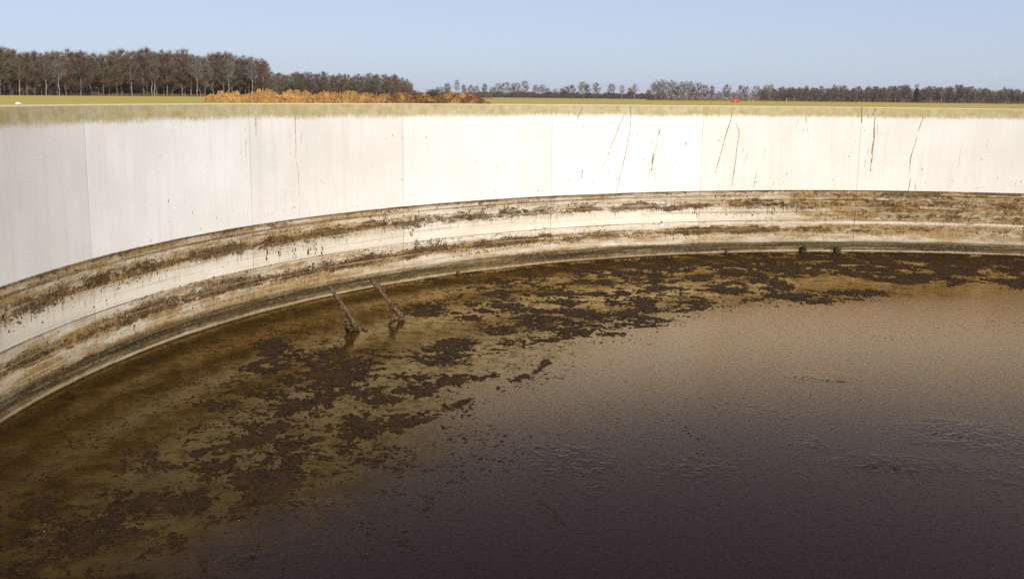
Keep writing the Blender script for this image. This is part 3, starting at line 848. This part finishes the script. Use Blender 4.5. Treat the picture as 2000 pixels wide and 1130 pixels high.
# ------------------------------------------------------------------ manure heap
def make_heap():
    D = 165.0
    TOP = [(396, 200.5), (404, 192), (412, 186), (440, 182.5), (460, 181), (490, 183.5), (502, 178), (520, 176), (533, 178), (545, 180.5), (560, 182), (574, 177), (590, 182), (612, 184.5), (640, 180.5), (660, 183), (682, 181), (720, 183), (760, 185.5),
           (790, 184), (822, 188), (860, 188), (882, 184), (905, 184), (920, 188), (945, 194), (966, 206)]
    xs = np.array([a for a, _ in TOP]); ys = np.array([b for _, b in TOP])
    nx, ny = 430, 60
    px = np.linspace(394, 968, nx)
    X = (px - 1004.2) / FPX * D * math.cos(PITCH)
    top = np.interp(px, xs, ys)
    hz = np.array([horizon(p) for p in px])
    H = np.maximum(0, (hz - top) / FPX * D * math.cos(PITCH) ** 2 + (EYE - FIELD))     # height above field
    yy = np.linspace(-1, 1, ny)
    GX, GY = np.meshgrid(X, yy, indexing='ij')
    W = 1.6 + 1.2 * H[:, None]
    prof = np.clip(1 - np.abs(GY) ** 2.2, 0, 1)
    YY = GY * W
    n = fbm(GX * .55, YY * .55, 3, 3) * .75 + fbm(GX * 1.9, YY * 1.9, 3, 9, .6) * .40
    ridge = 1 - np.abs(fbm(GX * 1.5, YY * 1.5, 3, 44))
    Z = H[:, None] * (prof * (.86 + .5 * (ridge - .8))) + n * np.minimum(1, H[:, None]) * np.minimum(1, prof * 3) * 1.25 - .06
    YY = YY + fbm(GX * 1.5, YY * 1.5, 3, 55) * .5
    V = np.stack([GX, YY, Z], -1).reshape(-1, 3)
    cx = V[:, 0].mean()
    V[:, 0] -= cx
    idx = np.arange(nx * ny).reshape(nx, ny)
    F = np.stack([idx[:-1, :-1], idx[1:, :-1], idx[1:, 1:], idx[:-1, 1:]], -1).reshape(-1, 4)
    age = np.clip((np.repeat(px, ny) - 600) / 230, 0, 1)
    rr = np.random.default_rng(4)
    # tufts of straw poking out
    k = rr.integers(0, nx * ny, 5000); P = V[k]
    d = rr.normal(0, 1, (5000, 3)); d[:, 2] = np.abs(d[:, 2]) * .7; d /= np.linalg.norm(d, axis=1)[:, None]
    L = rr.uniform(.08, .2, 5000)[:, None]; sd = rr.normal(0, 1, (5000, 3)); sd = np.cross(d, sd); sd /= np.linalg.norm(sd, axis=1)[:, None]
    w = rr.uniform(.012, .03, 5000)[:, None]
    Q = np.stack([P - sd * w, P + sd * w, P + d * L + sd * w * .4, P + d * L - sd * w * .4], 1).reshape(-1, 3)
    F2 = np.arange(20000).reshape(-1, 4) + len(V)
    o = mesh_fast('manure_heap', np.concatenate([V, Q]), np.concatenate([F, F2]), M_HEAP, None, False)
    at = o.data.attributes.new('age', 'FLOAT', 'POINT')
    at.data.foreach_set('value', np.concatenate([age, np.repeat(age[k], 4)]).astype(np.float32))
    o.location = (cx, D, FIELD)
    tag(o, 'long low heap of orange straw manure, darker at its right end', 'manure heap')


make_heap()

# ------------------------------------------------------------------ trees
def tree_mesh(seed, H, width, clear, ntw, tw_w, lean=.02, stems=1, twig_len=.9, droop=0.0, trunk_r=.014, vase=.5, limbs_dark=False):
    """bare deciduous tree: returns (trunk Geo, crown Geo); trunk with limbs, crown of fine branches and twigs"""
    rr = random.Random(seed)
    T, C = Geo(), Geo()
    tips = []
    for st in range(stems):
        ang = rr.uniform(0, 6.28)
        base = Vector((rr.uniform(-.3, .3), rr.uniform(-.3, .3), -.1)) if stems > 1 else Vector((0, 0, -.1))
        top = Vector((math.cos(ang) * H * lean + base.x, math.sin(ang) * H * lean + base.y, H * rr.uniform(.86, .95)))
        if stems > 1: top += Vector((math.cos(st * 2.4) * width * .35, math.sin(st * 2.4) * width * .35, -rr.uniform(0, H * .08)))
        n = 9
        pts = []
        for i in range(n + 1):
            f = i / n
            pts.append(base.lerp(top, f) + Vector((rr.gauss(0, 1), rr.gauss(0, 1), 0)) * H * .009 * (f > 0))
        r0 = H * trunk_r * (.8 if stems > 1 else 1)
        T.tube(pts, [r0 * (1 - .88 * i / n) + .01 for i in range(n + 1)], 6)
        nl = rr.randint(19, 25) if stems == 1 else 12
        for k in range(nl):
            f = clear + (1 - clear) * (k + rr.random()) / nl * .97
            j = min(int(f * n), n - 1); p = pts[j].lerp(pts[j + 1], f * n - j)
            a = k * 2.4 + rr.uniform(-.5, .5)
            u = (f - clear) / (1 - clear)
            ln = width * .5 * (math.sin(math.pi * (.15 + .78 * u)) ** .7) * rr.uniform(.65, 1.2)
            up = rr.uniform(.35, .9) * ln * (vase + .6) + .04 * H
            top_z = H * (1.0 - .30 * (ln / (width * .5)) ** 2.0)      # rounded crown outline
            e = p + Vector((math.cos(a) * ln, math.sin(a) * ln, up))
            if e.z > top_z: e.z = max(p.z + .1, top_z * rr.uniform(.93, 1.0))
            m = p.lerp(e, .5) + Vector((rr.gauss(0, .12), rr.gauss(0, .12), -.05 * ln))
            rl = r0 * (1 - .85 * f) * .5 + .012
            (C if limbs_dark else T).tube([p, m, e], [rl, rl * .65, .012], 4, cap=False)
            for q in range(12):
                g = rr.uniform(.25, 1.0)
                b0 = (p.lerp(m, g * 2) if g < .5 else m.lerp(e, g * 2 - 1))
                a2 = a + rr.uniform(-1.3, 1.3); l2 = ln * rr.uniform(.28, .62) + .3
                b1 = b0 + Vector((math.cos(a2) * l2, math.sin(a2) * l2, l2 * rr.uniform(.2, 1.5)))
                if b1.z > H * 1.0: b1.z = H * rr.uniform(.9, 1.0)
                C.tube([b0, b1], [.022, .010], 3, cap=False)
                tips.append((b0, b1))
        tips.append((pts[-2], pts[-1] + Vector((0, 0, H * .05))))
        tips.append((pts[-3], pts[-1]))
    for i in range(ntw):
        b0, b1 = rr.choice(tips)
        p = b0.lerp(b1, rr.uniform(.1, 1.05))
        d = (b1 - b0).normalized() + Vector((rr.gauss(0, .75), rr.gauss(0, .75), rr.gauss(.60 - droop, .45)))
        d.normalize(); L = twig_len * rr.uniform(.4, 1.2)
        sd = d.cross(Vector((rr.gauss(0, 1), rr.gauss(0, 1), rr.gauss(0, 1)))).normalized() * tw_w * rr.uniform(.6, 1.3) * .5
        mid = p + d * L * .55 + Vector((rr.gauss(0, .06), rr.gauss(0, .06), 0))
        e = p + d * L + Vector((0, 0, rr.gauss(0, .08) - droop * .4))
        if e.z > H * (1.06 - .35 * (math.hypot(e.x, e.y) / (width * .55)) ** 2): continue
        C.face([tuple(p - sd), tuple(p + sd), tuple(mid + sd * .7), tuple(mid - sd * .7)])
        C.face([tuple(mid - sd * .7), tuple(mid + sd * .7), tuple(e)])
    return T, C


class Proto:
    def __init__(self, name, T, C, bark, twig, H):
        self.name, self.H = name, H
        self.tm = self._me('trunk', T, bark); self.cm = self._me('crown', C, twig)

    def _me(self, nm, g, mat):
        me = bpy.data.meshes.new(nm); me.from_pydata([tuple(v) for v in g.V], [], g.F); me.materials.append(mat); me.update(); return me

    def place(self, x, y, H, label, group, rz=None, wid=1.0, cat='tree'):
        o = empty(self.name, (x, y, FIELD), random.uniform(0, 6.28) if rz is None else rz)
        k = H / self.H
        o.scale = (k * wid, k * wid, k)
        link(bpy.data.objects.new('trunk', self.tm), o); link(bpy.data.objects.new('crown', self.cm), o)
        tag(o, label, cat, group)
        return o


WOOD = []
for i in range(9):
    tw = M_TWIG[[0, 2, 1, 0, 2, 1, 0, 3, 4][i]]
    bk = [M_BARK, M_BARKG, M_BARK, M_BARKG, M_BARK, M_BARKG, M_BARK, M_BARKG, M_BARKG][i]
    WOOD.append(Proto('bare_tree', *tree_mesh(100 + i, 12, [3.8, 4.4, 4.8, 3.6, 4.2, 5.0, 4.0, 4.2, 4.6][i], [.14, .12, .2, .22, .14, .18, .1, .14, .16][i], 5600, .032, .03, twig_len=1.15), bk, tw, 12))
BIRCH = [Proto('birch_tree', *tree_mesh(200 + i, 12, 3.8 + i * .5, .34, 3000, .038, .05, trunk_r=.011, droop=.3, limbs_dark=True), M_BIRCH, M_TWIG[[2, 0, 4][i]], 12) for i in range(3)]
FIELDT = [Proto('bare_tree', *tree_mesh(300 + i, 10, [5.2, 6.0, 4.2, 5.0, 6.4][i], [.2, .24, .26, .16, .22][i], 5600, .027, .02, vase=.5, twig_len=.95), [M_BARK, M_BARKG, M_BARK, M_BARK, M_BARKG][i], M_TWIG[[0, 4, 2, 0, 1][i]], 10) for i in range(5)]
MULTI = [Proto('bare_tree', *tree_mesh(400 + i, 11, 6.4, .28, 6000, .027, .05, stems=3 + i, vase=.7, twig_len=1.0), M_BARKG, M_TWIG[4 if i == 0 else 1], 11) for i in range(2)]
BUSH = [Proto('bare_shrub', *tree_mesh(500 + i, 4, 4.6, .05, 1500, .06, .05, stems=4, twig_len=.7, vase=.8), M_BARK, M_TWIG[[0, 2, 1][i]], 4) for i in range(3)]


def px_height(px, top, D, base_level=FIELD):
    return (horizon(px) - top) / FPX * D * math.cos(PITCH) ** 2 + (EYE - base_level)


rt = random.Random(21)
# tall wood on the left
LTOP = [(-150, 96), (0, 95), (30, 93), (55, 103), (75, 108), (100, 107), (130, 100), (148, 96), (165, 102), (185, 108), (215, 103), (240, 99), (262, 97), (290, 98), (320, 99), (345, 101), (365, 97), (385, 108), (410, 107), (425, 104), (450, 107), (470, 110), (490, 115), (515, 114), (523, 130), (534, 150)]
lx = [a for a, _ in LTOP]; ly = [b for _, b in LTOP]
LBL_L = 'tall bare tree in the dense wood left of the manure heap'
x = -110.0; i = 0
front = []
while x < 528:
    for row in range(2):
        D = 305 + max(0, x) * .2 + row * 16 + rt.uniform(-5, 5)
        px = x + rt.uniform(-5, 5) + row * 6
        h = px_height(px, np.interp(px, lx, ly) + rt.uniform(-8, 6) + row * 1.0, D)
        p = WOOD[rt.randrange(9)] if rt.random() > .04 else WOOD[7]
        p.place(*at_dist(px, D), h, LBL_L, 'bare trees of the tall left wood', wid=rt.uniform(.95, 1.35))
    x += 12.5; i += 1
BL = 'pale birch trunk in front of the dark left wood'
for px, top, lab in ((38, 112, 'pale birch with a kinked white trunk near the left end of the tall wood'), (90, 108, 'birch with the whitest straight trunk on the front edge of the left wood'), (115, 115, 'slim pale birch just right of the whitest trunk in the left wood'),
                     (258, 118, 'short pale trunked birch in the middle of the left wood'), (302, 103, 'tall pale birch with a forked leaning trunk in the left wood'), (297, 112, 'thin pale birch leaning beside the forked birch of the left wood'), (386, 112, 'pale birch with a curved trunk, right part of the left wood'),
                     (448, 112, 'pale birch rising above the left end of the manure heap'), (494, 116, 'birch with a pale trunk near the right end of the left wood'), (513, 118, 'last pale trunked birch where the tall left wood drops to the lower one')):
    D = 298 + max(0, px) * .2
    BIRCH[rt.randrange(3)].place(*at_dist(px, D), px_height(px, top, D), lab, 'pale birches along the left wood', wid=.8)
# lower wood behind the heap
MTOP = [(510, 148), (540, 141), (570, 143), (600, 141), (640, 143), (680, 147), (715, 145), (745, 146), (770, 147), (785, 151), (797, 160), (806, 172), (815, 180)]
mx = [a for a, _ in MTOP]; my = [b for _, b in MTOP]
x = 516.0
while x < 806:
    for row in range(2):
        D = 480 + row * 18 + rt.uniform(-6, 6)
        px = x + rt.uniform(-4, 4) + row * 5
        h = max(3.0, px_height(px, np.interp(px, mx, my) + rt.uniform(-4, 4), D))
        WOOD[rt.choice([0, 1, 2, 4, 5, 5, 8, 6])].place(*at_dist(px, D), h, 'bare tree in the lower even wood behind the manure heap', 'bare trees of the low wood behind the heap', wid=rt.uniform(1.0, 1.35))
    x += 10.5
for px, top in ((808, 176), (818, 181), (828, 182), (838, 179), (846, 174)):
    D = 500; BUSH[rt.randrange(3)].place(*at_dist(px, D), px_height(px, top, D), 'low bare shrub in the dip of the tree line behind the heap', 'shrubs in the dip of the tree line', cat='shrub')
# separate trees along the far field edge
ROW = [(854, 170, 'f'), (862, 169, 'f'), (874, 161, 'f'), (892, 155, 'b'), (906, 164, 'f'), (920, 165, 'f'), (931, 167, 'f'), (946, 162, 'f'), (962, 169, 'f'), (973, 162, 'f'), (988, 160, 'f'), (1002, 162, 'f'), (1010, 161, 'f'), (1025, 157, 'f'), (1046, 165, 'f'), (1059, 165, 'f'),
       (1070, 171, 'f'), (1085, 173, 'f'), (1097, 171, 'f'), (1106, 167, 'f'), (1117, 164, 'f'), (1138, 159, 'f'), (1147, 164, 'f'), (1164, 161, 'f'), (1194, 162, 'f'), (1214, 165, 'b'), (1230, 170, 'f'), (1239, 163, 'b'), (1267, 174, 'f'), (1279, 159, 'm'), (1291, 154, 'm'), (1310, 155, 'm'),
       (1320, 167, 'f'), (1333, 158, 'm'), (1346, 157, 'm'), (1364, 161, 'f'), (1376, 164, 'f'), (1390, 166, 'f'), (1419, 164, 'f'), (1446, 165, 'f'), (1456, 167, 'f'), (1476, 167, 'f'), (1354, 172, 'f'), (1403, 178, 'f'), (1432, 180, 'f')]
ORD = ['first', 'second', 'third', 'fourth', 'fifth', 'sixth', 'seventh', 'eighth', 'ninth', 'tenth', 'eleventh', 'twelfth', 'thirteenth', 'fourteenth', 'fifteenth', 'sixteenth', 'seventeenth', 'eighteenth', 'nineteenth', 'twentieth']
ROW.sort()
cb = cf = cm = 0
for px, top, ty in ROW:
    D = 500 + (px - 850) * .12 + rt.uniform(-8, 8)
    h = px_height(px, top, D)
    lk = 'short' if top > 168 else ('tall' if top < 161 else 'middling')
    kind = {'f': 'bare tree', 'b': 'pale trunked birch', 'm': 'pale many stemmed tree'}[ty]
    if px < 960: cb += 1; lab = '%s %s behind the heap, %s from the dip in the tree line' % (lk, kind, ORD[cb - 1])
    elif px < 1260: cf += 1; lab = '%s %s standing alone on the field edge, %s right of the heap' % (lk, kind, ORD[cf - 1])
    else: cm += 1; lab = '%s %s by the red vehicle, %s from the clump\'s left end' % (lk, kind, ORD[cm - 1])
    pr = rt.choice(FIELDT) if ty == 'f' else (rt.choice(BIRCH) if ty == 'b' else rt.choice(MULTI))
    if ty == 'b': pr = BIRCH[2]
    pr.place(*at_dist(px, D), h, lab, 'separate trees along the far field edge', wid=rt.uniform(.8, 1.05) if ty != 'm' else .95)
# dark wood on the right
RTOP = [(1484, 176), (1500, 175), (1520, 174), (1550, 171), (1570, 173), (1600, 171), (1620, 172), (1637, 166), (1655, 172), (1670, 171), (1690, 172), (1706, 169), (1720, 173), (1735, 170), (1755, 165), (1770, 172), (1800, 173), (1826, 169), (1845, 170), (1872, 167), (1895, 170), (1920, 173), (1945, 178), (1960, 173), (1985, 176), (2020, 178), (2200, 176)]
rx = [a for a, _ in RTOP]; ry = [b for _, b in RTOP]
x = 1482.0
while x < 2090:
    for row in range(2):
        D = 690 + row * 20 + rt.uniform(-6, 6)
        px = x + rt.uniform(-4, 4) + row * 6
        h = px_height(px, np.interp(px, rx, ry) + rt.uniform(-4, 3), D)
        WOOD[rt.choice([0, 2, 4, 4, 2, 6, 0, 1])].place(*at_dist(px, D), h, 'bare tree in the long dark wood on the right', 'bare trees of the dark right wood', wid=rt.uniform(1.1, 1.5))
    x += 12.6
for px, top, lab in ((1551, 172, 'pale trunked birch at the edge of the right wood near the white post'), (1749, 176, 'pair mate of pale trunks, birch right of the middle of the right wood'), (1838, 172, 'slim birch with a long thin pale trunk right of the dark evergreen'), (1964, 178, 'pale trunked birch close to the right end of the right wood')):
    BIRCH[rt.randrange(3)].place(*at_dist(px, 684), px_height(px, top, 684), lab, 'pale birches along the right wood', wid=.8)
# evergreen in the right wood
Tt, Cc = tree_mesh(900, 12, 4.0, .1, 1200, .05, .02)
rr = random.Random(8)
for i in range(1500):
    zz = rr.uniform(.8, 8.6); rad = (1.9 * (1 - (zz / 9.5) ** 2) ** .5 + .2) * (.75 + .35 * math.sin(zz * 2.1) * math.sin(zz * .9 + 1))
    a = rr.uniform(0, 6.28); q = math.sqrt(rr.random()) * rad
    p = Vector((math.cos(a) * q, math.sin(a) * q, zz)); d = Vector((rr.gauss(0, 1), rr.gauss(0, 1), rr.gauss(0, 1))).normalized() * .28; e = d.orthogonal().normalized() * .2
    Cc.face([tuple(p - d), tuple(p + e), tuple(p + d), tuple(p - e)])
Proto('ivy_tree', Tt, Cc, M_BARK, M_EVER, 12).place(*at_dist(1789, 680), px_height(1789, 161, 680), 'dark evergreen ivy clad tree standing out of the right wood', 'trees of the right wood', wid=.9)

# undergrowth inside the woods and the far strip of woodland: nobody could count these
def thicket(name, spans, label, mat, n_per_px, kind='stuff', w=.06):
    V = []; F = []
    r2 = np.random.default_rng(hash(name) % 1000 if False else len(label))
    allQ = []
    for (x0, x1, D0, D1, depth, htop, dens) in spans:
        n = int((x1 - x0) * n_per_px * dens)
        px = r2.uniform(x0, x1, n); f = (px - x0) / (x1 - x0)
        D = D0 + (D1 - D0) * f + r2.uniform(0, depth, n)
        X = (px - 1004.2) / FPX * D * math.cos(PITCH)
        hm = htop * (.55 + .9 * np.clip(.5 + fbm(px * .045, D * 0, 4, 3), 0, 1))
        z0 = r2.uniform(0, 1, n) ** 1.3 * hm
        L = r2.uniform(.5, 1.6, n) * np.minimum(1.0, htop / 4)
        d = np.stack([r2.normal(0, .45, n), r2.normal(0, .45, n), np.abs(r2.normal(.8, .4, n))], -1); d /= np.linalg.norm(d, axis=1)[:, None]
        sd = np.stack([r2.normal(1, .3, n), r2.normal(0, .5, n), r2.normal(0, .3, n)], -1); sd -= d * (sd * d).sum(1)[:, None]; sd /= np.linalg.norm(sd, axis=1)[:, None]
        ww = (w * r2.uniform(.5, 1.4, n))[:, None]
        P = np.stack([X, D, z0], -1)
        E = P + d * L[:, None]
        allQ.append(np.stack([P - sd * ww, P + sd * ww, E + sd * ww * .4, E - sd * ww * .4], 1))
    Q = np.concatenate(allQ).reshape(-1, 3)
    F = np.arange(len(Q)).reshape(-1, 4)
    o = mesh_fast(name, Q, F, mat, None, False)
    o.location = (0, 0, FIELD)
    tag(o, label, 'undergrowth' if 'under' in name else ('reeds' if 'reed' in name else 'woodland'), kind=kind)


thicket('woodland_undergrowth', [(-140, 530, 312, 420, 26, 8.0, 2.2), (512, 806, 486, 486, 26, 6.0, 1.4), (1484, 2120, 700, 700, 34, 8.0, 2.2), (1262, 1484, 560, 640, 20, 4.0, .7), (846, 960, 505, 505, 14, 2.6, .5)],
        'brown tangle of bare saplings and brambles inside the woods', M_TWIG[0], 34, w=.085)
thicket('distant_wood', [(930, 1300, 1000, 1000, 60, 4.2, 1.6), (800, 930, 1000, 1000, 40, 3, 1)], 'dark strip of woodland far off behind the separate trees', M_FARWOOD, 60, w=.26)
thicket('dry_reed_fringe', [(-140, 400, 294, 372, 8, .8, 1.0), (1260, 2120, 560, 684, 8, .6, .8), (940, 1260, 500, 540, 6, .5, .5)], 'fringe of dry reddish grass along the foot of the woods', M_REED, 12, w=.03)

# ------------------------------------------------------------------ small far things
def red_vehicle():
    D = 430
    x, y = at_dist(1436, D)
    root = empty('red_vehicle', (x, y, FIELD)); root.scale = (.85, .85, .85)
    tag(root, 'small bright red vehicle parked far off in front of the trees', 'vehicle')
    prof = [(-1.9, .35), (-1.95, .8), (-1.75, 1.05), (-1.25, 1.25), (-.9, 1.72), (-.3, 1.85), (.45, 1.8), (.9, 1.35), (1.6, 1.2), (1.9, .95), (1.95, .4)]
    g = Geo(); n = len(prof)
    for yv, sc in ((-.82, .96), (-.62, 1.0), (.62, 1.0), (.82, .96)):
        for a, b in prof: g.V.append((a * sc, yv, .35 + (b - .35) * sc))
    for j in range(3):
        for i in range(n):
            i2 = (i + 1) % n
            g.F.append((j * n + i, j * n + i2, (j + 1) * n + i2, (j + 1) * n + i)); g.M.append(0)
    g.F.append(tuple(range(n))); g.F.append(tuple(3 * n + i for i in reversed(range(n)))); g.M += [0, 0]
    g.build('body', M_RED, root)
    for sg in (-1, 1):
        g = Geo()
        g.face([(-1.0, sg * .83, 1.28), (.7, sg * .83, 1.28), (.35, sg * .83, 1.66), (-.75, sg * .83, 1.66)][::sg])
        g.build('side_window', M_GLASS, root)
        for xx in (-1.2, 1.2):
            g = Geo(); g.tube([(xx, sg * .62, .33), (xx, sg * .86, .33)], [.33, .33], 16)
            g.build('wheel', M_RUBBER, root)


red_vehicle()
x, y = at_dist(1425, 420)
root = empty('leaning_pole', (x, y, FIELD))
tag(root, 'thin pale green pole with a white tip leaning left of the red vehicle', 'pole')
g = Geo(); g.tube([(.3, 0, -.1), (-.2, 0, .6), (-1.1, 0, 1.35)], [.06, .05, .05], 6); g.build('shaft', M_TEAL, root)
g = Geo(); g.lump((-1.2, 0, 1.42), .17, 61, amp=.1); g.build('white_tip', M_WHITE, root, True)
for px, D, h, lab in ((1536.5, 600, 2.0, 'thin white post at the foot of the right wood'), (1465, 560, .9, 'short white post nearest the red vehicle on its right'), (1471, 560, .6, 'lower of the two short white posts right of the red vehicle')):
    x, y = at_dist(px, D)
    g = Geo(); g.tube([(0, 0, -.1), (0, 0, h * .9), (0, 0, h)], [.09, .08, .04], 6)
    o = g.build('white_post', M_WHITE); o.location = (x, y, FIELD)
    tag(o, lab, 'post', 'white posts on the far field edge')

# ------------------------------------------------------------------ haze: the air itself
def make_haze():
    g = Geo(); g.box((0, 700, 20), (6000, 3400, 44))
    g.V = [(x, y, -1.2 if z < 0 else 42) for x, y, z in g.V]
    m = bpy.data.materials.new('air'); m.use_nodes = True; n = m.node_tree
    n.nodes.remove(n.nodes['Principled BSDF'])
    pv = n.nodes.new('ShaderNodeVolumePrincipled'); pv.inputs['Color'].default_value = (.80, .88, 1, 1); pv.inputs['Density'].default_value = .00006
    n.links.new(pv.outputs[0], n.nodes['Material Output'].inputs['Volume'])
    o = g.build('haze', m); tag(o, kind='stuff')


make_haze()

# ------------------------------------------------------------------ light, sky, camera
ELEV, AZ = math.radians(32), math.radians(155)             # azimuth from +y towards +x
v = Vector((math.sin(AZ) * math.cos(ELEV), math.cos(AZ) * math.cos(ELEV), math.sin(ELEV)))
sun = bpy.data.lights.new('sun', 'SUN'); sun.energy = 3.1; sun.angle = math.radians(.5); sun.color = (1, .945, .88)
so = bpy.data.objects.new('sun', sun); so.rotation_euler = v.to_track_quat('Z', 'Y').to_euler(); so.location = (0, -20, 30); link(so)

w = bpy.data.worlds.new('World'); scene.world = w; w.use_nodes = True
nt = w.node_tree; bg = nt.nodes['Background']
sky = nt.nodes.new('ShaderNodeTexSky'); sky.sky_type = 'NISHITA'; sky.sun_disc = False
sky.sun_elevation = ELEV; sky.sun_rotation = AZ
sky.air_density = .6; sky.dust_density = 1.0; sky.ozone_density = 6.0; sky.altitude = 0
tint = nt.nodes.new('ShaderNodeMix'); tint.data_type = 'RGBA'; tint.blend_type = 'MULTIPLY'; tint.inputs[0].default_value = 1
tint.inputs[7].default_value = (1.07, .83, .70, 1)                # camera white balance of the hazy March sky
veil = nt.nodes.new('ShaderNodeMix'); veil.data_type = 'RGBA'; veil.inputs[0].default_value = .6
veil.inputs[7].default_value = (2.9, 3.22, 3.95, 1)              # thin high haze, even over the whole sky
nt.links.new(sky.outputs[0], tint.inputs[6]); nt.links.new(tint.outputs[2], veil.inputs[6]); nt.links.new(veil.outputs[2], bg.inputs[0]); bg.inputs[1].default_value = .116

cam = bpy.data.cameras.new('camera'); cam.sensor_width = 36; cam.lens = FPX / 2000 * 36; cam.clip_end = 30000; cam.clip_start = .05
co = bpy.data.objects.new('camera', cam); link(co)
co.matrix_world = Matrix.Translation((0, 0, EYE)) @ Matrix.Rotation(math.pi / 2 - PITCH, 4, 'X') @ Matrix.Rotation(ROLL, 4, 'Z')
scene.camera = co
vs = scene.view_settings
vs.view_transform = 'Standard'; vs.look = 'None'; vs.gamma = 1; vs.use_curve_mapping = False; vs.exposure = .75
scene.cycles.use_denoising = False
